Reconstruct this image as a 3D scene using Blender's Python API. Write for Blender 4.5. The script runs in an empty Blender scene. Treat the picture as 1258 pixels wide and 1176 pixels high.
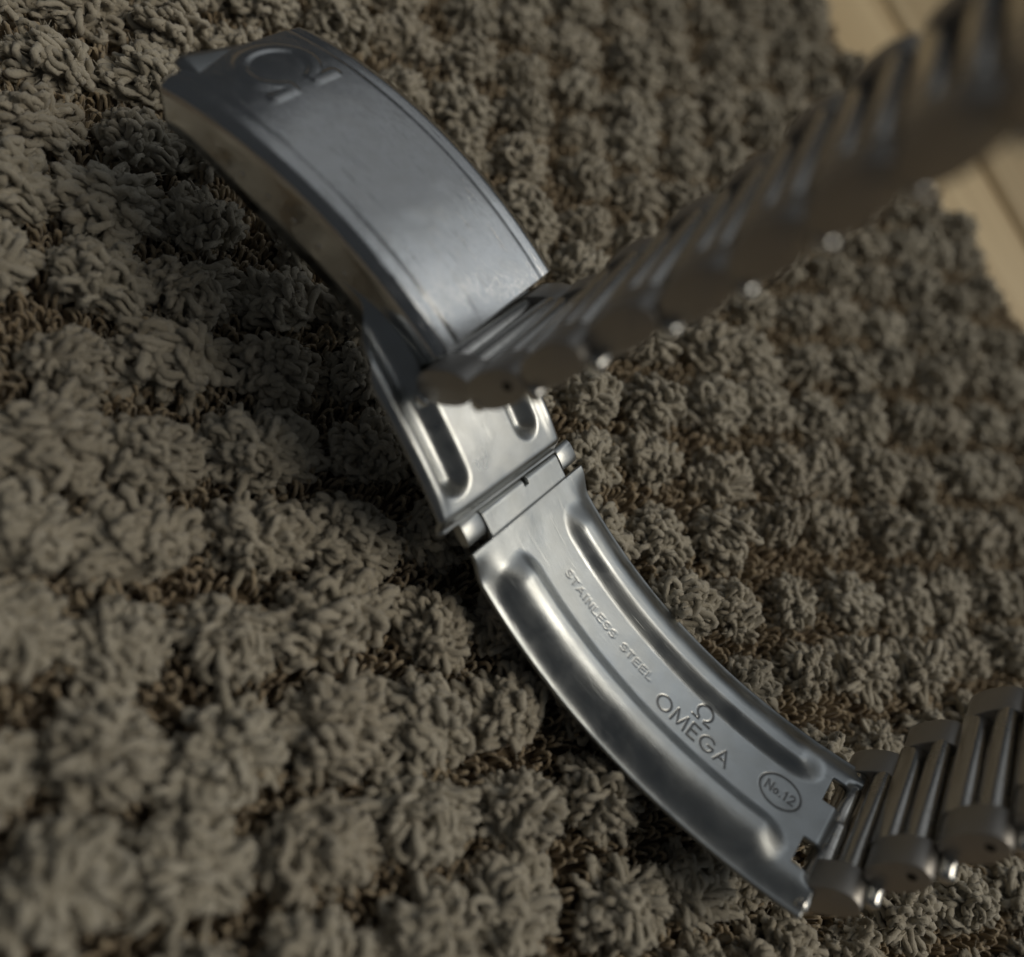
import bpy, math, random
import numpy as np
from mathutils import Matrix, Vector

# ------------------------------------------------------------------ units: everything below is in millimetres, S turns it into metres
S = 0.001
ZUP = 15.5            # height of the measuring origin above the mat's woven base
rng = np.random.default_rng(11)
random.seed(11)
scene = bpy.context.scene
col = scene.collection

# ------------------------------------------------------------------ camera
PITCH, ROLL, DIST = math.radians(53), math.radians(46), 62.0
fwd = Vector((0, math.cos(PITCH), -math.sin(PITCH)))
rt0 = Vector((1, 0, 0)); up0 = Vector((0, math.sin(PITCH), math.cos(PITCH)))
cr = math.cos(ROLL) * rt0 + math.sin(ROLL) * up0
cu = -math.sin(ROLL) * rt0 + math.cos(ROLL) * up0
cpos = (-DIST * fwd + Vector((0, 0, ZUP))) * S
cam_d = bpy.data.cameras.new('camera'); cam = bpy.data.objects.new('camera', cam_d); col.objects.link(cam)
cam.matrix_world = Matrix(((cr.x, cu.x, -fwd.x, cpos.x), (cr.y, cu.y, -fwd.y, cpos.y), (cr.z, cu.z, -fwd.z, cpos.z), (0, 0, 0, 1)))
cam_d.sensor_fit = 'HORIZONTAL'; cam_d.sensor_width = 36.0
cam_d.lens = 36.0 * 1080 / 1258
cam_d.clip_start = 0.002; cam_d.clip_end = 20
cam_d.dof.use_dof = True
cam_d.dof.focus_distance = 75.5 * S
cam_d.dof.aperture_fstop = cam_d.lens / 2.25
scene.camera = cam

# ------------------------------------------------------------------ room light: dim ambient, a big cool window, its warmer bright core and an added soft fill
world = bpy.data.worlds.new('World'); scene.world = world; world.use_nodes = True
bg = world.node_tree.nodes['Background']
bg.inputs['Color'].default_value = (0.86, 0.93, 1.0, 1); bg.inputs['Strength'].default_value = 0.042

def area_light(name, az, el, dist, sx, sy, watts, colour):
    d = bpy.data.lights.new(name, 'AREA'); d.shape = 'RECTANGLE'; d.size = sx; d.size_y = sy
    d.energy = watts; d.color = colour
    o = bpy.data.objects.new(name, d); col.objects.link(o)
    a, e = math.radians(az), math.radians(el)
    v = Vector((math.cos(a) * math.cos(e), math.sin(a) * math.cos(e), math.sin(e)))
    o.location = v * dist + Vector((0, 0, .01))
    o.rotation_euler = v.to_track_quat('Z', 'Y').to_euler()
    return o
# azimuth measured from +X towards +Y
area_light('window_light', 40, 42, 1.3, 1.8, 1.6, 4.0, (0.91, 0.965, 1.0))
area_light('window_core', 32, 55, 1.4, .62, .62, 6.6, (1.0, 0.90, 0.74))
area_light('soft_fill', 100, 50, 1.7, 2.4, 1.4, 2.3, (0.93, 0.97, 1.0))  # added fill lamp, placed to soften and widen the reflections on the cover

scene.view_settings.view_transform = 'Standard'; scene.view_settings.look = 'None'
scene.view_settings.exposure = -0.08; scene.view_settings.gamma = 1.0
scene.view_settings.use_curve_mapping = False
scene.cycles.max_bounces = 6; scene.cycles.diffuse_bounces = 3; scene.cycles.use_denoising = True

# ------------------------------------------------------------------ helpers
def mesh_np(name, V, F, smooth=True):
    """V (n,3) in mm, F list / array of quads or tris"""
    me = bpy.data.meshes.new(name)
    V = np.asarray(V, float) * S
    if isinstance(F, np.ndarray):
        nv = F.shape[1]
        me.vertices.add(len(V)); me.vertices.foreach_set('co', V.ravel())
        me.loops.add(F.size); me.loops.foreach_set('vertex_index', F.ravel().astype(np.int32))
        me.polygons.add(len(F))
        me.polygons.foreach_set('loop_start', (np.arange(len(F)) * nv).astype(np.int32))
        me.polygons.foreach_set('loop_total', np.full(len(F), nv, np.int32))
        me.update(calc_edges=True); me.validate()
    else:
        me.from_pydata(V.tolist(), [], F); me.update()
    me.polygons.foreach_set('use_smooth', np.full(len(me.polygons), smooth))
    return me

def obj(name, me, mat=None, parent=None, M=None):
    o = bpy.data.objects.new(name, me); col.objects.link(o)
    if mat is not None and not me.materials: me.materials.append(mat)
    if parent is not None: o.parent = parent
    if M is not None: o.matrix_basis = M
    return o

def empty(name, loc=(0, 0, 0)):
    o = bpy.data.objects.new(name, None); col.objects.link(o); o.location = Vector(loc) * S
    o.empty_display_size = 0.01
    return o

def mat4(R, T):
    R = np.asarray(R, float)
    M = Matrix.Identity(4)
    for i in range(3):
        for j in range(3): M[i][j] = R[i][j]
        M[i][3] = T[i] * S
    return M

def grid_faces(nu, nv, keep=None):
    i, j = np.meshgrid(np.arange(nu - 1), np.arange(nv - 1), indexing='ij')
    a = i * nv + j
    F = np.stack([a, a + nv, a + nv + 1, a + 1], -1)
    F = F.reshape(-1, 4)
    if keep is not None: F = F[keep.ravel()]
    return F

def solidify(o, t, offset=-1):
    m = o.modifiers.new('thickness', 'SOLIDIFY'); m.thickness = t * S; m.offset = offset; m.use_even_offset = False
    return m

def arc(s, R):
    return R * np.sin(s / R), R * (1 - np.cos(s / R))

def sm(a, b, x):
    t = np.clip((x - a) / (b - a), 0, 1); return t * t * (3 - 2 * t)

def rod(name, p, q, r, mat, parent, n=16, caps=True, dome=0.35):
    """rounded-end rod between p and q (mm, parent space)"""
    p, q = np.array(p, float), np.array(q, float); d = q - p; L = np.linalg.norm(d); d /= L
    a = np.cross(d, [0, 0, 1.]) if abs(d[2]) < .9 else np.cross(d, [1., 0, 0]); a /= np.linalg.norm(a); b = np.cross(d, a)
    prof = [(0, 0.0), (r * .55, 0.03), (r * .85, r * dome * .35), (r, r * dome), (r, L - r * dome), (r * .85, L - r * dome * .35), (r * .55, L - .03), (0, L)]
    ph = np.linspace(0, 2 * np.pi, n, endpoint=False)
    V = []
    for rr, t in prof: V += [p + d * t + rr * (math.cos(x) * a + math.sin(x) * b) for x in ph]
    F = []
    for k in range(len(prof) - 1):
        for i in range(n):
            F.append((k * n + i, k * n + (i + 1) % n, (k + 1) * n + (i + 1) % n, (k + 1) * n + i))
    me = mesh_np(name, V, F)
    return obj(name, me, mat, parent)

# ------------------------------------------------------------------ materials
def new_mat(name):
    m = bpy.data.materials.new(name); m.use_nodes = True
    nt = m.node_tree; b = nt.nodes['Principled BSDF']
    return m, nt, b
def N(nt, t, **k):
    n = nt.nodes.new(t)
    for a, v in k.items():
        if a in n.inputs.keys(): n.inputs[a].default_value = v
        else: setattr(n, a, v)
    return n

def steel(name, base, r0, r1, brush=0.0, scratch=0.0, tint=None):
    """worn steel: smudged gloss, hairline scratches"""
    m, nt, b = new_mat(name); L = nt.links.new
    tc = N(nt, 'ShaderNodeTexCoord')
    n1 = N(nt, 'ShaderNodeTexNoise'); n1.inputs['Scale'].default_value = 260; n1.inputs['Detail'].default_value = 5; n1.inputs['Roughness'].default_value = .6
    n1.inputs['Distortion'].default_value = .6
    L(tc.outputs['Object'], n1.inputs['Vector'])
    mr = N(nt, 'ShaderNodeMapRange'); mr.inputs['From Min'].default_value = .35; mr.inputs['From Max'].default_value = .68
    mr.inputs['To Min'].default_value = r0; mr.inputs['To Max'].default_value = r1
    L(n1.outputs['Fac'], mr.inputs['Value']); L(mr.outputs['Result'], b.inputs['Roughness'])
    b.inputs['Metallic'].default_value = 1.0
    ramp = N(nt, 'ShaderNodeMix', data_type='RGBA'); ramp.inputs[6].default_value = (*base, 1)
    ramp.inputs[7].default_value = (*[c * k for c, k in zip(base, tint or (.86, .84, .80))], 1)
    n2 = N(nt, 'ShaderNodeTexNoise'); n2.inputs['Scale'].default_value = 620; n2.inputs['Detail'].default_value = 6
    L(tc.outputs['Object'], n2.inputs['Vector']); L(n2.outputs['Fac'], ramp.inputs[0]); L(ramp.outputs[2], b.inputs['Base Color'])
    # fine scratches: stretched noise as bump
    mp = N(nt, 'ShaderNodeMapping'); mp.inputs['Scale'].default_value = (700, 9000, 700) if brush else (1200, 16000, 1200)
    mp.inputs['Rotation'].default_value = (0, 0, 0 if brush else .5)
    L(tc.outputs['Object'], mp.inputs['Vector'])
    n3 = N(nt, 'ShaderNodeTexNoise'); n3.inputs['Scale'].default_value = 1; n3.inputs['Detail'].default_value = 3
    L(mp.outputs['Vector'], n3.inputs['Vector'])
    # broad unevenness of pressed sheet
    n4 = N(nt, 'ShaderNodeTexNoise'); n4.inputs['Scale'].default_value = 150; n4.inputs['Detail'].default_value = 2
    L(tc.outputs['Object'], n4.inputs['Vector'])
    bu = N(nt, 'ShaderNodeBump'); bu.inputs['Strength'].default_value = brush + scratch; bu.inputs['Distance'].default_value = .00005
    mp2 = N(nt, 'ShaderNodeMapping'); mp2.inputs['Scale'].default_value = (260, 7000, 260); mp2.inputs['Rotation'].default_value = (0, 0, -.35)
    L(tc.outputs['Object'], mp2.inputs['Vector'])
    n5 = N(nt, 'ShaderNodeTexNoise'); n5.inputs['Scale'].default_value = 1; n5.inputs['Detail'].default_value = 1; n5.inputs['Distortion'].default_value = .3
    L(mp2.outputs['Vector'], n5.inputs['Vector'])
    sp = N(nt, 'ShaderNodeMapRange'); sp.inputs['From Min'].default_value = .70; sp.inputs['From Max'].default_value = .78; sp.inputs['To Max'].default_value = -1.6
    L(n5.outputs['Fac'], sp.inputs['Value'])
    ad = N(nt, 'ShaderNodeMath', operation='ADD'); L(n3.outputs['Fac'], ad.inputs[0]); L(sp.outputs['Result'], ad.inputs[1])
    L(ad.outputs[0], bu.inputs['Height'])
    bu2 = N(nt, 'ShaderNodeBump'); bu2.inputs['Strength'].default_value = .5; bu2.inputs['Distance'].default_value = .0003
    L(n4.outputs['Fac'], bu2.inputs['Height']); L(bu.outputs['Normal'], bu2.inputs['Normal']); L(bu2.outputs['Normal'], b.inputs['Normal'])
    return m

M_cover = steel('polished_cover_steel', (.63, .64, .65), .07, .27, scratch=.3)
M_blade = steel('worn_blade_steel', (.49, .51, .52), .27, .44, scratch=.2)
M_link = steel('brushed_link_steel', (.62, .605, .58), .16, .30, brush=.3)
M_face = steel('satin_link_end_steel', (.52, .50, .475), .44, .60, scratch=.2)
M_rod = steel('bright_pin_steel', (.72, .72, .70), .10, .2)
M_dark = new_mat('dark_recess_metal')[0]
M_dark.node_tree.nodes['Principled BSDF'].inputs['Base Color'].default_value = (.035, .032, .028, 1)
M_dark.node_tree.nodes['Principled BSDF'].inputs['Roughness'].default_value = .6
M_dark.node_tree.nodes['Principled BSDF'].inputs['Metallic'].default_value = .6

def yarn(name, c1, c2, c3):
    m, nt, b = new_mat(name); L = nt.links.new
    tc = N(nt, 'ShaderNodeTexCoord'); oi = N(nt, 'ShaderNodeObjectInfo'); geo = N(nt, 'ShaderNodeNewGeometry')
    mx = N(nt, 'ShaderNodeMix', data_type='RGBA'); mx.inputs[6].default_value = (*c1, 1); mx.inputs[7].default_value = (*c2, 1)
    L(geo.outputs['Random Per Island'], mx.inputs[0])
    mx2 = N(nt, 'ShaderNodeMix', data_type='RGBA'); mx2.inputs[7].default_value = (*c3, 1)
    mth = N(nt, 'ShaderNodeMath', operation='MULTIPLY'); mth.inputs[1].default_value = .35
    L(oi.outputs['Random'], mth.inputs[0]); L(mth.outputs[0], mx2.inputs[0]); L(mx.outputs[2], mx2.inputs[6])
    n = N(nt, 'ShaderNodeTexNoise'); n.inputs['Scale'].default_value = 5200; n.inputs['Detail'].default_value = 3; n.inputs['Roughness'].default_value = .7
    L(tc.outputs['Object'], n.inputs['Vector'])
    hv = N(nt, 'ShaderNodeHueSaturation'); mr = N(nt, 'ShaderNodeMapRange'); mr.inputs['To Min'].default_value = .62; mr.inputs['To Max'].default_value = 1.38
    L(n.outputs['Fac'], mr.inputs['Value']); L(mr.outputs['Result'], hv.inputs['Value']); L(mx2.outputs[2], hv.inputs['Color']); L(hv.outputs['Color'], b.inputs['Base Color'])
    bu = N(nt, 'ShaderNodeBump'); bu.inputs['Strength'].default_value = .7; bu.inputs['Distance'].default_value = .00012
    L(n.outputs['Fac'], bu.inputs['Height']); L(bu.outputs['Normal'], b.inputs['Normal'])
    b.inputs['Roughness'].default_value = .95; b.inputs['Specular IOR Level'].default_value = .12
    b.inputs['Sheen Weight'].default_value = .25; b.inputs['Sheen Roughness'].default_value = .6
    return m
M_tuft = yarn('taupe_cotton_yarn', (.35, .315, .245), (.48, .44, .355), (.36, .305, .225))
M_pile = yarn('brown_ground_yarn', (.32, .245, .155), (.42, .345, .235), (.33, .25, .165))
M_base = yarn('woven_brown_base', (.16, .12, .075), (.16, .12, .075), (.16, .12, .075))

def wood(name):
    m, nt, b = new_mat(name); L = nt.links.new
    tc = N(nt, 'ShaderNodeTexCoord'); oi = N(nt, 'ShaderNodeObjectInfo')
    mp = N(nt, 'ShaderNodeMapping'); mp.inputs['Scale'].default_value = (9, 160, 160); L(tc.outputs['Object'], mp.inputs['Vector'])
    n = N(nt, 'ShaderNodeTexNoise'); n.inputs['Scale'].default_value = 1; n.inputs['Detail'].default_value = 6; n.inputs['Distortion'].default_value = 1.2
    L(mp.outputs['Vector'], n.inputs['Vector'])
    r = N(nt, 'ShaderNodeValToRGB'); e = r.color_ramp.elements
    e[0].position = .3; e[0].color = (.52, .385, .21, 1); e[1].position = .72; e[1].color = (.74, .59, .36, 1)
    L(n.outputs['Fac'], r.inputs['Fac'])
    hs = N(nt, 'ShaderNodeHueSaturation'); vr = N(nt, 'ShaderNodeMapRange'); vr.inputs['To Min'].default_value = .82; vr.inputs['To Max'].default_value = 1.12
    L(oi.outputs['Random'], vr.inputs['Value']); L(vr.outputs['Result'], hs.inputs['Value']); L(r.outputs['Color'], hs.inputs['Color']); L(hs.outputs['Color'], b.inputs['Base Color'])
    b.inputs['Roughness'].default_value = .42
    bu = N(nt, 'ShaderNodeBump'); bu.inputs['Strength'].default_value = .2; bu.inputs['Distance'].default_value = .0003
    L(n.outputs['Fac'], bu.inputs['Height']); L(bu.outputs['Normal'], b.inputs['Normal'])
    return m
M_wood = wood('honey_pine')
M_gap = new_mat('dark_subfloor')[0]
M_gap.node_tree.nodes['Principled BSDF'].inputs['Base Color'].default_value = (.05, .03, .015, 1)

# ------------------------------------------------------------------ floor: subfloor sheet and planks
FZ = -3.0                                             # plank tops below the mat base
E0 = np.array([-14.0, 126.0]); E1 = np.array([38.0, 101.0])      # the mat's far edge (a line)
ed = (E1 - E0) / np.linalg.norm(E1 - E0); en = np.array([-ed[1], ed[0]])
if en[1] < 0: en = -en
floor = obj('floor', mesh_np('floor', [(-900, -900, FZ - 9), (900, -900, FZ - 9), (900, 900, FZ - 9), (-900, 900, FZ - 9)], [(0, 1, 2, 3)], False), M_gap)
floor['kind'] = 'structure'
def plank_mesh(L, W, H, bev):
    x, y = L / 2, W / 2
    prof = [(-y, -H), (-y, -bev), (-y + bev * .35, -bev * .35), (-y + bev, 0), (y - bev, 0), (y - bev * .35, -bev * .35), (y, -bev), (y, -H)]
    V = [(-x, a, b) for a, b in prof] + [(x, a, b) for a, b in prof]; n = len(prof)
    F = [(i, i + 1, n + i + 1, n + i) for i in range(n - 1)] + [tuple(range(n - 1, -1, -1)), tuple(range(n, 2 * n)), (n - 1, 0, n, 2 * n - 1)]
    return mesh_np('plank', V, [tuple(reversed(f)) for f in F], False)
PW = 92.0
pm = plank_mesh(1500, PW - 1.3, 8.0, 1.6)
J = np.array([-8.0, 160.0])                            # a point on the joint seen beyond the mat
pd = np.array([32.0, -19.5]); pd /= np.linalg.norm(pd); pn = np.array([-pd[1], pd[0]])
for k in range(-4, 5):
    c = J + pn * (PW * (k + .5))
    a = math.atan2(pd[1], pd[0])
    Mx = Matrix.Translation(Vector((c[0], c[1], FZ)) * S) @ Matrix.Rotation(a, 4, 'Z') @ Matrix.Translation((.07 * (k % 3), 0, 0))
    obj('plank', pm, M_wood, floor, Mx)

# ------------------------------------------------------------------ bath mat
mat_root = empty('bath_mat', (10, 20, FZ + .05))
mat_root['label'] = 'tufted taupe cotton bath mat with brown woven ground under the bracelet'
mat_root['category'] = 'bath mat'
mat_inv = Matrix.Translation(-mat_root.location)
# base sheet with a soft hem on the far edge
def base_sheet():
    xs = np.linspace(-230, 230, 116)
    hem = [(-330, 0), (-60, 0), (-8, 0), (-3, .1), (-1.2, .25), (-.3, .1), (.25, -.6), (.1, -1.9), (-.6, -2.8), (-330, -2.8)]
    V = []
    for x in xs:
        for t, z in hem:
            p = E0 + ed * x + en * (t + .7 * math.sin(x * .21) * (t > -9) + .4 * math.sin(x * .83 + 1) * (t > -9))
            V.append((p[0], p[1], z))
    return mesh_np('woven_base', V, [tuple(reversed(f)) for f in grid_faces(len(xs), len(hem)).tolist()])
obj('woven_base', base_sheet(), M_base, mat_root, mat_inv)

def tube_batch(paths, r, sides, twist=0.0, lobes=.0):
    """paths (n,m,3) -> V,F of tubes"""
    n, m, _ = paths.shape
    T = np.gradient(paths, axis=1); T /= np.linalg.norm(T, axis=2, keepdims=True) + 1e-9
    ref = np.zeros_like(T); ref[..., 0] = .31; ref[..., 1] = .95
    ref += rng.normal(0, .3, (n, 1, 3))
    A = np.cross(T, ref); A /= np.linalg.norm(A, axis=2, keepdims=True) + 1e-9
    B = np.cross(T, A)
    ph = np.linspace(0, 2 * np.pi, sides, endpoint=False)
    tw = np.linspace(0, twist, m)[None, :, None] + rng.uniform(0, 6.28, (n, 1, 1))
    rad = np.broadcast_to(np.asarray(r, float).reshape(-1, 1, 1), (n, 1, 1)) * (1 + lobes * np.cos(2 * (ph[None, None, :] - tw)))
    P = paths[:, :, None, :] + rad[..., None] * (np.cos(ph)[None, None, :, None] * A[:, :, None, :] + np.sin(ph)[None, None, :, None] * B[:, :, None, :])
    V = P.reshape(-1, 3)
    i, j, k = np.meshgrid(np.arange(n), np.arange(m - 1), np.arange(sides), indexing='ij')
    k2 = (k + 1) % sides; b0 = (i * m + j) * sides
    F = np.stack([b0 + k, b0 + k2, b0 + sides + k2, b0 + sides + k], -1).reshape(-1, 4)
    return V, F

def bez(P, m):
    """P (n,5,3) quartic bezier -> (n,m,3)"""
    t = np.linspace(0, 1, m)
    from math import comb
    Bk = np.stack([comb(4, k) * t ** k * (1 - t) ** (4 - k) for k in range(5)], 1)
    return np.einsum('mk,nkc->nmc', Bk, P)

def tuft_mesh(i):
    """loops of twisted yarn arching over a short ridge and drooping outwards (ridge along local x)"""
    g = np.random.default_rng(100 + i)
    lx, ly, h = 2.55 * g.uniform(.85, 1.15), 1.85 * g.uniform(.85, 1.15), 4.1 * g.uniform(.92, 1.08)
    comb = np.array([g.normal(0, .5), g.choice([-1, 1]) * .8, -.25])
    n = 112
    cosz = g.uniform(-.12, 1.0, n); az = g.uniform(0, 6.283, n); sz = np.sqrt(1 - cosz ** 2)
    lump = 1 + .14 * np.sin(2 * az + g.uniform(0, 6)) + .12 * np.sin(3 * az + g.uniform(0, 6)) + g.normal(0, .06, n)
    nrm = np.stack([sz * np.cos(az), sz * np.sin(az), cosz], 1)
    ctr = np.stack([lx * .80 * sz * np.cos(az) * lump, ly * .80 * sz * np.sin(az) * lump, h * (.30 + .56 * cosz)], 1)
    w = nrm * np.array([1 / lx, 1 / ly, 1 / h]); w /= np.linalg.norm(w, axis=1, keepdims=True)
    tgt = np.cross(w, g.normal(0, .55, (n, 3)) + comb); tgt /= np.linalg.norm(tgt, axis=1, keepdims=True)
    w = w * .62 + np.array([comb[0] * .5, comb[1] * .45, .12]) + g.normal(0, .26, (n, 3)); w /= np.linalg.norm(w, axis=1, keepdims=True)
    lean = np.cross(w, tgt) * g.normal(.45, .5, (n, 1)) + g.normal(0, .18, (n, 3))
    hl = g.uniform(.8, 1.7, (n, 1)); wl = g.uniform(.28, .70, (n, 1))
    tw = g.normal(0, .30, (n, 3))
    P = np.stack([ctr - tgt * wl - w * .8, ctr - tgt * wl * 1.5 + w * hl * .9 + lean * .3, ctr + lean + w * hl * 1.75 + tw, ctr + tgt * wl * 1.5 + w * hl * .9 + lean * .7, ctr + tgt * wl + lean * .4 - w * .8], 1)
    paths = bez(P, 12)
    kink = g.normal(0, .06, paths.shape); kink[:, 1:-1] = (kink[:, :-2] + kink[:, 1:-1] + kink[:, 2:]) / 2
    paths += kink
    r = g.uniform(.215, .31, n)
    V, F = tube_batch(paths, r, 8, twist=15, lobes=.30)
    # fine fuzz standing off the yarn
    m = 200; src = paths[g.integers(0, n, m), g.integers(3, 9, m)]
    dv = g.normal(0, 1, (m, 3)) + (src - np.array([0, 0, 1.0])) * .35; dv /= np.linalg.norm(dv, axis=1, keepdims=True)
    ln = g.uniform(.3, .95, (m, 1)); bend = g.normal(0, .22, (m, 3))
    fz = np.stack([src, src + dv * ln * .5 + bend * .4, src + dv * ln + bend], 1)
    V2, F2 = tube_batch(fz, g.uniform(.018, .034, m), 3)
    F = np.concatenate([F, F2 + len(V)]); V = np.concatenate([V, V2])
    # packed heart of the tuft
    th = np.linspace(0, np.pi * .55, 7); ph = np.linspace(0, 2 * np.pi, 14, endpoint=False)
    core = np.array([(lx * .78 * math.sin(t) * math.cos(q), ly * .78 * math.sin(t) * math.sin(q), h * (.30 + .52 * math.cos(t))) for t in th for q in ph])
    nb = len(V); cf = np.array([[a * 14 + b, (a + 1) * 14 + b, (a + 1) * 14 + (b + 1) % 14, a * 14 + (b + 1) % 14] for a in range(6) for b in range(14)]) + nb
    V = np.concatenate([V, core]); F = np.concatenate([F, cf])
    me = mesh_np('tuft', V, F); me.materials.append(M_tuft)
    return me
tuft_meshes = [tuft_mesh(i) for i in range(14)]

va, vb = np.array([4.85, 5.95]), np.array([4.7, -5.8])
O = np.array([14.0, 30.0])
spots = []
cam2 = np.array([cpos.x, cpos.y]) / S
Cz = cpos.z / S
def to_px(p):
    d = Vector((p[0], p[1], p[2])) - cpos / S
    z = d.dot(fwd)
    if z < 5: return None
    return 629 + 1080 * d.dot(cr) / z, 588 - 1080 * d.dot(cu) / z
for i in range(-30, 31):
    for j in range(-30, 31):
        p = O + va * i + vb * j + rng.normal(0, .42, 2)
        if (p - E0) @ en > -2.2: continue
        q = to_px((p[0], p[1], 2.5))
        if q is None: continue
        dx = max(0, -q[0], q[0] - 1258); dy = max(0, -q[1], q[1] - 1176)
        spots.append((math.hypot(dx, dy), p))
spots.sort(key=lambda t: t[0])
spots = [p for d, p in spots[:295] if d < 420]
rowang = math.atan2(va[1], va[0])
for n, p in enumerate(spots):
    me = tuft_meshes[int(rng.integers(len(tuft_meshes)))]
    sz = rng.uniform(.88, 1.14)
    a = rowang + rng.normal(0, .35) + (math.pi if rng.random() < .5 else 0)
    zz = rng.uniform(.86, 1.12)
    sz *= 1.15 - .15 * float(sm(-12, 22, p[1] + .25 * p[0]))        # the pile lies fuller and more spread towards the near side
    # the mat is pressed down under the clasp
    bx = p[0] - 20; by = p[1] - 3 + .08 * bx
    if abs(bx) < 18 and abs(by) < 8: zz *= .86
    Mx = mat_inv @ Matrix.Translation(Vector((p[0], p[1], 0)) * S) @ Matrix.Rotation(a, 4, 'Z') @ Matrix.Rotation(rng.normal(0, .13), 4, 'X') @ Matrix.Rotation(rng.normal(0, .1), 4, 'Y') @ Matrix.Diagonal((sz * 1.05, sz * 1.05, zz, 1))
    obj('tuft', me, None, mat_root, Mx)

def ground_pile():
    sp = np.array(spots); st = .80
    gx, gy = np.meshgrid(np.arange(sp[:, 0].min() - 5, sp[:, 0].max() + 5, st), np.arange(sp[:, 1].min() - 5, sp[:, 1].max() + 5, st), indexing='ij')
    g2 = np.stack([gx.ravel(), gy.ravel()], 1); g2 += rng.uniform(-.42, .42, g2.shape)
    g2 = g2[((g2 - E0) @ en) < -.8]
    near = np.concatenate([((c[:, None, :] - sp[None]) ** 2).sum(2).min(1) for c in np.array_split(g2, 40)])
    pts = g2[near < 7.0 ** 2]; n = len(pts)
    a = rng.uniform(0, 6.283, n); hh = rng.uniform(.7, 2.2, n); w = rng.uniform(.35, .9, n)
    d = np.stack([np.cos(a), np.sin(a)], 1) * w[:, None]
    z = np.zeros(n)
    def pt(k, zz): return np.concatenate([pts + d * k, zz[:, None]], 1)
    Pb = np.stack([pt(-.6, z - .1), pt(-.9, hh * 1.0), pt(0, hh * 1.6), pt(.9, hh), pt(.6, z - .1)], 1)
    V, F = tube_batch(bez(Pb, 6), rng.uniform(.14, .22, n), 4)
    return mesh_np('ground_pile', V, F)
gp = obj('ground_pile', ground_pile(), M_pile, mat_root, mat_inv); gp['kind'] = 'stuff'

# ------------------------------------------------------------------ the watch bracelet
br = empty('watch_bracelet', (20.4, 3.2, 4.5))
br['label'] = 'stainless steel watch bracelet with its folding clasp open on the tufted mat'
br['category'] = 'watch bracelet'
br_inv = Matrix.Translation(-br.location)
def place(R, T):
    return br_inv @ mat4(R, (T[0], T[1], T[2] + ZUP))

# --- stroke lettering (unit height) for the stamped marks
def arcpts(cx, cy, rx, ry, a0, a1, n=14):
    t = np.radians(np.linspace(a0, a1, n)); return [(cx + rx * math.cos(x), cy + ry * math.sin(x)) for x in t]
G = {
 'S': (.62, [arcpts(.31, .75, .27, .25, 30, 270, 10) + arcpts(.31, .25, .29, .25, 90, -150, 10)]),
 'T': (.62, [[(0, 1), (.62, 1)], [(.31, 1), (.31, 0)]]),
 'A': (.80, [[(0, 0), (.4, 1), (.8, 0)], [(.14, .34), (.66, .34)]]),
 'I': (.12, [[(.06, 0), (.06, 1)]]),
 'N': (.66, [[(0, 0), (0, 1), (.66, 0), (.66, 1)]]),
 'L': (.52, [[(0, 1), (0, 0), (.52, 0)]]),
 'E': (.56, [[(.56, 1), (0, 1), (0, 0), (.56, 0)], [(0, .52), (.5, .52)]]),
 'O': (1.0, [arcpts(.5, .5, .5, .5, 0, 360, 28)]),
 'M': (.98, [[(0, 0), (.1, 1), (.49, .08), (.88, 1), (.98, 0)]]),
 'G': (.92, [arcpts(.48, .5, .48, .5, 45, 340, 22) + [(.93, .45), (.56, .45)]]),
 'n': (.52, [[(0, 0), (0, 1)], [(0, .9), (.45, .95), (.52, .1), (.6, 0)]]),
 'o': (.46, [arcpts(.23, .3, .23, .26, 0, 360, 16)]),
 '.': (.1, [[(.03, .02), (.08, .05)]]),
 '1': (.3, [[(0, .75), (.2, 1), (.2, 0)]]),
 '2': (.58, [arcpts(.28, .72, .27, .27, 160, -30, 10) + [(.0, 0), (.6, 0)]]),
 ' ': (.45, []),
 '\u03a9': (1.0, [[(.02, .02), (.34, .02), (.34, .16)] + arcpts(.5, .56, .40, .43, 245, -65, 24) + [(.66, .16), (.66, .02), (.98, .02)]]),
}
def text_strokes(txt, h, u0, v0, u1=None, gap=.22, slope=0.0):
    """strokes in (u,v); text runs along +u, up is +v; stretched to end at u1"""
    x = 0; raw = []
    for ch in txt:
        w, st = G[ch]
        raw += [[(x + a, b) for a, b in s] for s in st]; x += w + gap
    x -= gap
    k = (u1 - u0) / x if u1 else h
    return [np.array([(u0 + a * k, v0 + b * h + slope * a * k) for a, b in s]) for s in raw]
def stroke_dist(U, Vv, strokes):
    d = np.full(U.shape, 9.0)
    lo = np.min([s.min(0) for s in strokes], 0) - .6; hi = np.max([s.max(0) for s in strokes], 0) + .6
    sel = (U > lo[0]) & (U < hi[0]) & (Vv > lo[1]) & (Vv < hi[1])
    pu, pv = U[sel], Vv[sel]; dd = np.full(pu.shape, 9.0)
    for s in strokes:
        for a, b in zip(s[:-1], s[1:]):
            ab = b - a; l2 = ab @ ab + 1e-12
            t = np.clip(((pu - a[0]) * ab[0] + (pv - a[1]) * ab[1]) / l2, 0, 1)
            dd = np.minimum(dd, np.hypot(pu - a[0] - t * ab[0], pv - a[1] - t * ab[1]))
    d[sel] = dd
    return d

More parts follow.
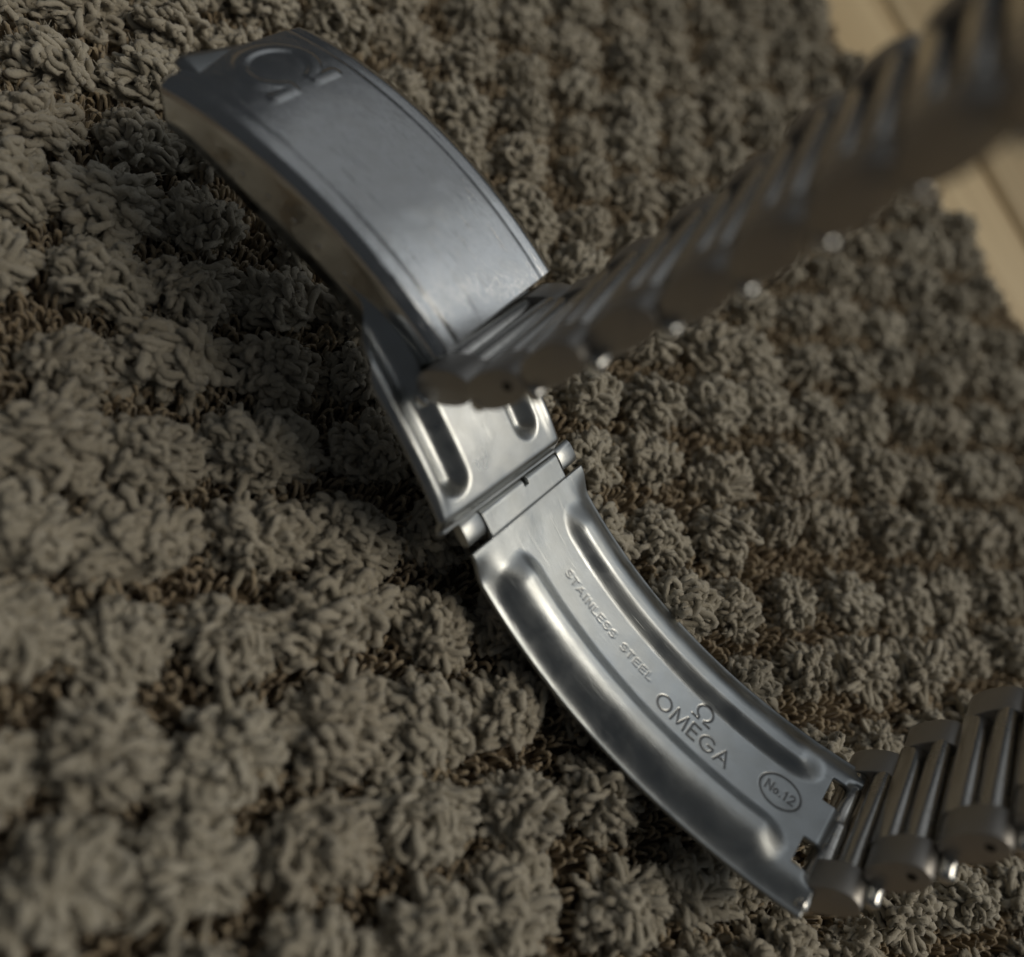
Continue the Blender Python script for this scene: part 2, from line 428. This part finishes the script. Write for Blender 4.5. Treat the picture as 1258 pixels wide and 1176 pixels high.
# --- outer blade: concave upward, two raised ribs, stamped marks
R2 = np.array([[0.9931, 0.0829, -0.0825], [-0.0756, 0.9932, 0.0886], [0.0893, -0.0818, 0.9926]])
T2 = np.array([20.39, 3.215, -9.563]); L2, RAD2, W2 = 34.94, 41.35, 14.98
def rib(U, Vv, c, u0, u1, wi, wo, hgt):
    """rounded rib with crest at |v|=c, inner half-width wi, outer wo, closed ends"""
    a = np.abs(Vv)
    endw = 2.8
    du = np.maximum(np.maximum(u0 + endw - U, U - (u1 - endw)), 0) / endw
    x = np.where(a < c, (c - a) / wi, (a - c) / wo)
    r = np.sqrt(x * x + du * du)
    return hgt * (1 - sm(0.08, 1.0, r))
def blade2():
    us = np.concatenate([np.arange(-3.4, 4, .1), np.arange(4, 32, .058), np.arange(32, L2 + .02, .1)])
    vs = np.concatenate([np.linspace(-W2 / 2, -2.5, 46), np.arange(-2.45, 2.46, .058), np.linspace(2.5, W2 / 2, 46)])
    U, Vv = np.meshgrid(us, vs, indexing='ij')
    a = np.abs(Vv)
    h = rib(U, Vv, 3.85, 1.2, 32.2, 1.8, 3.3, .80)
    h += -.85 * sm(4.6, 7.6, a) ** 1.5 * sm(-.4, 2.2, U)             # rolled edges
    h -= .95 * (1 - sm(-3.5, -2.5, U)) ** 1.6                        # rolled over the hinge pin
    h += .12 * (1 - sm(-.75, -.62, U))                               # lap of the rolled hinge sheet
    h += -.9 * sm(33.6, 35.2, U) * (np.abs(a - 3.2) > 1.2) * (1 - sm(4.6, 5.6, a))           # tabs curl under to the spring bar
    d = stroke_dist(U, Vv, text_strokes('OMEGA', 1.36, 18.05, -1.42, 25.3, gap=.3))
    d = np.minimum(d, stroke_dist(U, Vv, text_strokes('\u03a9', 1.65, 20.9, .55, 22.7)))
    ov = np.array([(29.72 + 1.72 * math.cos(t), .15 + 1.42 * math.sin(t)) for t in np.linspace(0, 2 * math.pi, 50)])
    d = np.minimum(d, stroke_dist(U, Vv, [ov]))
    d2 = stroke_dist(U, Vv, text_strokes('No.12', .82, 28.55, -.28, 30.95, gap=.3))
    h -= .06 * np.exp(-(d / .08) ** 2) + .04 * np.exp(-(d2 / .07) ** 2)
    s1 = text_strokes('STAINLESS STEEL', .66, 5.6, -.32, 16.6, gap=.4)
    s2 = [s + np.array([.16, .12]) for s in s1]                      # the double strike
    ds = stroke_dist(U, Vv, s1)
    h -= .028 * np.exp(-(ds / .085) ** 2) + .015 * np.exp(-(stroke_dist(U, Vv, s2) / .08) ** 2)
    x = (RAD2 - h) * np.sin((U - L2 / 2) / RAD2); z = RAD2 - (RAD2 - h) * np.cos((U - L2 / 2) / RAD2)
    V = np.stack([x, Vv, z], -1).reshape(-1, 3)
    uc = (us[:-1] + us[1:]) / 2; vc = (vs[:-1] + vs[1:]) / 2
    UC, VC = np.meshgrid(uc, vc, indexing='ij')
    keep = ~((UC > 32.7) & (np.abs(np.abs(VC) - 3.2) < 1.25))        # the two slots at the tail
    keep &= ~((UC < -.55) & (np.abs(VC) > 5.0))                       # corners cut for the side knuckles
    keep &= ~((UC < -2.3) & (VC > .25) & (VC < .85))                 # notch in the knuckle
    me = mesh_np('outer_blade', V, grid_faces(len(us), len(vs), keep))
    dark_amt = np.maximum(.8 * np.exp(-(np.minimum(d, d2) / .07) ** 2), .5 * np.exp(-(ds / .075) ** 2)).ravel()  # base colour darkened along the stamped strokes
    at = me.attributes.new('stamp_dark', 'FLOAT', 'POINT'); at.data.foreach_set('value', dark_amt.astype(np.float32))
    return me
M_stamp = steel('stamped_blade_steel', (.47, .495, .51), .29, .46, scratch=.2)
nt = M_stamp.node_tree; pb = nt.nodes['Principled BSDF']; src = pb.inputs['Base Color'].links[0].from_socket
atn = N(nt, 'ShaderNodeAttribute', attribute_name='stamp_dark'); darkmix = N(nt, 'ShaderNodeMix', data_type='RGBA')
darkmix.inputs[7].default_value = (.07, .06, .055, 1)
nt.links.new(src, darkmix.inputs[6]); nt.links.new(atn.outputs['Fac'], darkmix.inputs[0]); nt.links.new(darkmix.outputs[2], pb.inputs['Base Color'])
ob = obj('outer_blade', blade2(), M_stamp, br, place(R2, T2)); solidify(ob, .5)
ob['label'] = 'stamped steel blade with two raised ribs, lettering and a number in an oval'
def b2pt(u, v, h=0.0):
    return np.array([(RAD2 - h) * math.sin((u - L2 / 2) / RAD2), v, RAD2 - (RAD2 - h) * math.cos((u - L2 / 2) / RAD2)])
# rolled knuckles of the outer blade (two rolls with a notch between) and the hinge pin
rod('hinge_knuckle', b2pt(-2.75, -4.95, -.75), b2pt(-2.75, .2, -.75), .60, M_blade, ob, 20, dome=.1)
rod('hinge_knuckle', b2pt(-2.75, .9, -.75), b2pt(-2.75, 4.95, -.75), .60, M_blade, ob, 20, dome=.1)
rod('hinge_pin', b2pt(-2.2, -7.3, -.6), b2pt(-2.2, 7.3, -.6), .42, M_rod, ob)
rod('spring_bar', b2pt(34.55, -7.0, -1.0), b2pt(34.55, 7.0, -1.0), .62, M_rod, ob)
rod('spring_bar_collar', b2pt(34.5, -5.4, -1.0), b2pt(34.5, -1.0, -1.0), .8, M_link, ob)
rod('spring_bar_collar', b2pt(34.5, 1.0, -1.0), b2pt(34.5, 5.4, -1.0), .8, M_link, ob)

# --- inner blade: convex upward, two pressed grooves, runs back under the cover
R1 = np.array([[0.8607, 0.1023, 0.4988], [-0.1135, 0.9935, -0.0079], [-0.4964, -0.0498, 0.8667]])
T1 = np.array([2.038, 3.563, -6.205]); RAD1 = 60.0
def blade1():
    us = np.concatenate([np.arange(1.55, 16, .13), np.linspace(16.3, 42.3, 60)])
    vv = np.linspace(-1, 1, 121)
    U, Q = np.meshgrid(us, vv, indexing='ij')
    half = 7.35 - 2.4 * sm(13.5, 20, U)
    Vv = Q * half - .55 + 1.2 * sm(13, 20, U)
    Vs = Vv + .55
    h = np.zeros_like(U)
    for c, u0, wd in ((-4.7, 3.4, 1.75), (4.1, 3.9, 1.5)):
        dx = np.abs(Vs - c) / wd; du = np.maximum(u0 + 1.7 - U, 0) / 1.7
        h -= 1.1 * (1 - sm(.05, 1.0, np.sqrt(dx * dx + du * du)))
    h += .22 * np.exp(-((np.abs(Vs) - 6.6) / .5) ** 2) * sm(2.5, 5, U)
    h -= .6 * sm(6.7, 7.6, np.abs(Vs)) ** 1.5
    h -= .8 * (1 - sm(1.8, 3.1, U)) ** 2
    h -= 1.8 * sm(17, 25, U) * (1 - sm(24, 42, U))
    x = (RAD1 + h) * np.sin(U / RAD1); z = -RAD1 + (RAD1 + h) * np.cos(U / RAD1)
    V = np.stack([-x, Vv, z], -1).reshape(-1, 3)
    return mesh_np('inner_blade', V, grid_faces(len(us), len(vv))[:, ::-1].copy())
ib = obj('inner_blade', blade1(), M_blade, br, place(R1, T1)); solidify(ib, .5)
ib['label'] = 'grooved steel blade running back beneath the cover'
# its two side knuckles wrap the hinge pin
for v0, v1 in ((-7.4, -5.25), (5.25, 7.35)):
    def knuckle():
        n = 22; prof = []
        for k in range(n):
            t = 2 * math.pi * k / n; prof.append((-2.2 + 1.05 * math.copysign(abs(math.cos(t)) ** .75, math.cos(t)), -.42 + .52 * math.copysign(abs(math.sin(t)) ** .8, math.sin(t))))
        V = []
        for v, sc in ((v0, .0), (v0, .93), (v0 + .07, 1), (v1 - .07, 1), (v1, .93), (v1, 0)):
            V += [b2pt(-2.15 + (u + 2.15) * sc, v, -.38 + (hh + .38) * sc) for u, hh in prof]
        F = [(k * n + i, k * n + (i + 1) % n, (k + 1) * n + (i + 1) % n, (k + 1) * n + i) for k in range(5) for i in range(n)]
        me = mesh_np('side_knuckle', V, F); me.set_sharp_from_angle(angle=math.radians(30)); return me
    o = obj('side_knuckle', knuckle(), M_blade, ib)
    o.matrix_basis = place(R1, T1).inverted() @ place(R2, T2)

# --- cover: arched plate with folded side walls, raised emblem
RC = np.array([[0.9996, -0.0109, -0.0244], [0.0103, 0.9997, -0.0227], [0.0247, 0.0225, 0.9994]])
TC = np.array([-23.81, 8.956, 3.872]); LC, RADC, WC = 28.81, 40.61, 14.83
WALL = 3.6
def cover():
    us = np.concatenate([np.arange(-LC / 2, -6.0, .085), np.arange(-6.0, LC / 2 + .1, .25)])
    us[-1] = LC / 2
    # cross profile: top from -w to w, then rounded edge and wall
    w = WC / 2 - .45
    top = np.concatenate([np.linspace(-w, -4.6, 26)[:-1], np.arange(-4.6, 4.6, .085), np.linspace(4.6, w, 26)])
    def topz(v): return -.10 * (v / w) ** 2 - .30 * sm(6.2, 7.3, np.abs(v)) ** 1.6 - .06 * sm(5.0, 5.8, np.abs(v)) - .03 * np.exp(-((np.abs(v) - 5.5) / .22) ** 2)
    pts = []
    zw = topz(np.array([w]))[0]
    wall = [(-(WC / 2), -WALL), (-(WC / 2), -WALL * .75), (-(WC / 2), -WALL * .5), (-(WC / 2), zw - 1.0), (-(WC / 2), zw - .5), (-(WC / 2) + .05, zw - .28), (-(WC / 2) + .16, zw - .12)]
    pv = np.array([a for a, _ in wall] + top.tolist() + [-a for a, _ in reversed(wall)])
    pz = np.array([b for _, b in wall] + topz(top).tolist() + [b for _, b in reversed(wall)])
    U, Vv = np.meshgrid(us, pv, indexing='ij'); H = np.broadcast_to(pz, U.shape).copy()
    istop = np.zeros(len(pv), bool); istop[7:7 + len(top)] = True
    # raised emblem near the hinge end: text up is towards the end (-u), runs along +v
    h = 7.2
    em = [(-8.0, -2.5), (-8.0, -.75), (-8.5, -.75)] + [(-10.75 - 2.45 * math.cos(a), .55 + 2.95 * math.sin(a)) for a in np.radians(np.linspace(-155, 155, 40))] + [(-8.5, 1.85), (-8.0, 1.85), (-8.0, 3.6)]
    st = [np.array(em)]
    d = stroke_dist(U, np.where(istop[None, :], Vv, 99), st)
    H += .15 * (1 - sm(.22, .72, d)) * istop[None, :]
    # the end bows out into a thumb lip and turns down
    t = np.clip((-10.6 - U) / 3.8, 0, 1) ** 2
    wallk = np.zeros(len(pv)); wallk[:4] = [1, .75, .5, .12]; wallk[-4:] = [.12, .5, .75, 1]
    H -= wallk[None, :] * (.2 + 2.0 * sm(-13.5, -4, U))
    H -= .12 * t * np.cos(np.clip(Vv / (WC / 2), -1, 1) * math.pi / 2)
    Ux = U - .45 * t * np.cos(np.clip(Vv / (WC / 2), -1, 1) * math.pi / 2)
    x = (RADC + H) * np.sin(Ux / RADC); z = -RADC + (RADC + H) * np.cos(Ux / RADC)
    V = np.stack([x, Vv, z], -1).reshape(-1, 3)
    return mesh_np('clasp_cover', V, grid_faces(len(us), len(pv)))
cv = obj('clasp_cover', cover(), M_cover, br, place(RC, TC)); solidify(cv, .55)
cv['label'] = 'arched polished cover plate with a raised horseshoe-shaped emblem'
def cvpt(u, v, h): return np.array([(RADC + h) * math.sin(u / RADC), v, -RADC + (RADC + h) * math.cos(u / RADC)])
def inner_plate():
    us = np.linspace(6, 15.9, 30); vs = np.linspace(-5.3, 5.0, 20); V = []
    for u in us:
        for v in vs:
            V.append(cvpt(u, v, -1.45 - .5 * sm(15.0, 16.0, np.array(u)) - .15 * (abs(v) / 5.3) ** 6))
    return mesh_np('inner_plate', V, grid_faces(30, 20))
ip = obj('inner_plate', inner_plate(), M_blade, cv); solidify(ip, .4)
for k, u in enumerate((-6.0, -3.2, -.4, 2.4, 5.2, 9.6)):
    for s in (-1, 1):
        rod('spring_bar_hole', cvpt(u, s * (WC / 2 - .2), -3.3), cvpt(u, s * (WC / 2 + .1), -3.3), .26 if u < 9 else .36, M_rod, cv, 14)
rod('cover_hinge', cvpt(-13.6, -6.6, -2.4), cvpt(-13.6, 6.6, -2.4), .7, M_rod, cv)

# --- links
def stadium(L, H, n=16, p=2.6):
    out = []
    for k in range(2 * n):
        t = 2 * math.pi * k / (2 * n); c, s = math.cos(t), math.sin(t)
        out.append((L / 2 * math.copysign(abs(c) ** (2 / p), c), H / 2 * math.copysign(abs(s) ** (2 / 2.1), s)))
    return out
def prism(name, prof, y0, y1, bev=.14, cx=0, cz=0):
    n = len(prof); V = []
    for y, sc in ((y0, 0), (y0, .945), (y0 + bev * .3, .985), (y0 + bev, 1), (y1 - bev, 1), (y1 - bev * .3, .985), (y1, .945), (y1, 0)):
        V += [(cx + a * sc, y, cz + b * sc) for a, b in prof]
    F = [(k * n + i, k * n + (i + 1) % n, (k + 1) * n + (i + 1) % n, (k + 1) * n + i) for k in range(7) for i in range(n)]
    me = mesh_np(name, V, [tuple(reversed(f)) for f in F])
    # keep flats flat and edges crisp
    me.set_sharp_from_angle(angle=math.radians(32))
    return me
LW = 7.55
me_block_n = prism('end_block', stadium(4.95, 2.8, p=2.4), -LW, -LW + 2.7); me_block_n.materials.append(M_face)
me_block_f = prism('end_block', stadium(4.95, 2.8, p=2.4), LW - 2.7, LW); me_block_f.materials.append(M_face)
me_bar1 = prism('centre_bar', stadium(2.3, 2.5, p=3.4), -LW + 2.5, LW - 2.5, .08, cx=-1.28, cz=.0); me_bar1.materials.append(M_link)
me_bar2 = prism('centre_bar', stadium(1.9, 2.4, p=2.8), -LW + 2.5, LW - 2.5, .08, cx=1.15, cz=.05); me_bar2.materials.append(M_link)
def disc(name, y, r, cx, dirn):
    n = 14; V = [(cx, y, 0)] + [(cx + r * math.cos(2 * math.pi * k / n), y, r * math.sin(2 * math.pi * k / n)) for k in range(n)]
    F = [(0, 1 + k, 1 + (k + 1) % n) if dirn > 0 else (0, 1 + (k + 1) % n, 1 + k) for k in range(n)]
    return mesh_np(name, V, F)
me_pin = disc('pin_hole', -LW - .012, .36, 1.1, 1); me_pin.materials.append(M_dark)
me_rodA = None
def link_rod_mesh():
    r, y0, y1 = .60, -LW - .42, LW + .42
    n = 16; prof = [(0, y0), (.3, y0 + .02), (.47, y0 + .12), (r, y0 + .32), (r, y1 - .32), (.47, y1 - .12), (.3, y1 - .02), (0, y1)]
    V = []
    for rr, y in prof: V += [(rr * math.cos(2 * math.pi * k / n), y, rr * math.sin(2 * math.pi * k / n)) for k in range(n)]
    F = [(k * n + i, k * n + (i + 1) % n, (k + 1) * n + (i + 1) % n, (k + 1) * n + i) for k in range(7) for i in range(n)]
    me = mesh_np('connecting_rod', V, [tuple(reversed(f)) for f in F]); me.materials.append(M_rod); return me
me_crod = link_rod_mesh()

def build_chain(near, far, start_dir, hole, labels, flip=1):
    near, far = np.array(near, float), np.array(far, float)
    mid = (near + far) / 2
    for i in range(len(mid)):
        y = far[i] - near[i]; y /= np.linalg.norm(y)
        if i == 0: t = start_dir * .5 + (mid[1] - mid[0])
        elif i == len(mid) - 1: t = mid[i] - mid[i - 1]
        else: t = mid[i + 1] - mid[i - 1]
        t = t - y * (t @ y); t /= np.linalg.norm(t)
        z = np.cross(t, y)
        R = np.stack([t, y, z], 1)
        e = bpy.data.objects.new('link', None); col.objects.link(e); e.parent = br; e.empty_display_size = .003
        e.matrix_basis = place(R, mid[i])
        if labels[i]: e['label'] = labels[i]
        for nm, me in (('end_block', me_block_n), ('end_block', me_block_f), ('centre_bar', me_bar1), ('centre_bar', me_bar2)):
            obj(nm, me, None, e)
        if hole[i]: obj('pin_hole', me_pin, None, e)
        # bright rod in the joint before this link, on the outer side
        prev = mid[i - 1] if i else mid[0] - t * 4.9
        jm = (prev + mid[i]) / 2 - z * 1.0 * flip
        Rj = place(R, mid[i]).inverted() @ place(R, jm)
        obj('connecting_rod', me_crod, None, e, Rj)

A_near = [[37.6, -3.2, -3.9], [38.6, -.6, .7], [39.5, 2.2, 5.4], [40.2, 4.6, 10.1], [40.6, 6.6, 15.0]]
A_far = [[38.7, 11.75, -6.1], [39.2, 14.4, -1.5], [39.7, 17.2, 3.2], [40.1, 19.6, 7.9], [40.4, 21.6, 12.8]]
build_chain(A_near, A_far, np.array([3., 0, 1.5]), [0, 1, 1, 1, 1], [None] * 5, flip=1)
B_near = [[-8.16, -.58, 2.19], [-5.35, -.79, 6.23], [-3.73, -.24, 10.85], [-2.2, 1.29, 15.37], [-.69, 2.22, 19.99], [.34, 2.43, 24.8], [1.26, 2.34, 29.66], [2.22, 1.75, 34.46], [3.3, .9, 39.2]]
B_far = [[-9.04, 14.58, 1.4], [-6.77, 14.3, 5.0], [-5.65, 14.79, 9.62], [-4.25, 16.33, 14.43], [-3.03, 17.22, 19.12], [-2.42, 17.36, 24.07], [-1.72, 17.23, 28.91], [-.91, 16.61, 33.77], [0.1, 15.8, 38.5]]
B_near = [[x + .5, y, z] for x, y, z in B_near]; B_far = [[x + max(.0, 1.3 - .3 * k), y, z] for k, (x, y, z) in enumerate(B_far)]
build_chain(B_near, B_far, np.array([3., 0, 2.]), [0, 1, 0, 0, 0, 0, 0, 0, 0], [None] * 9, flip=1)
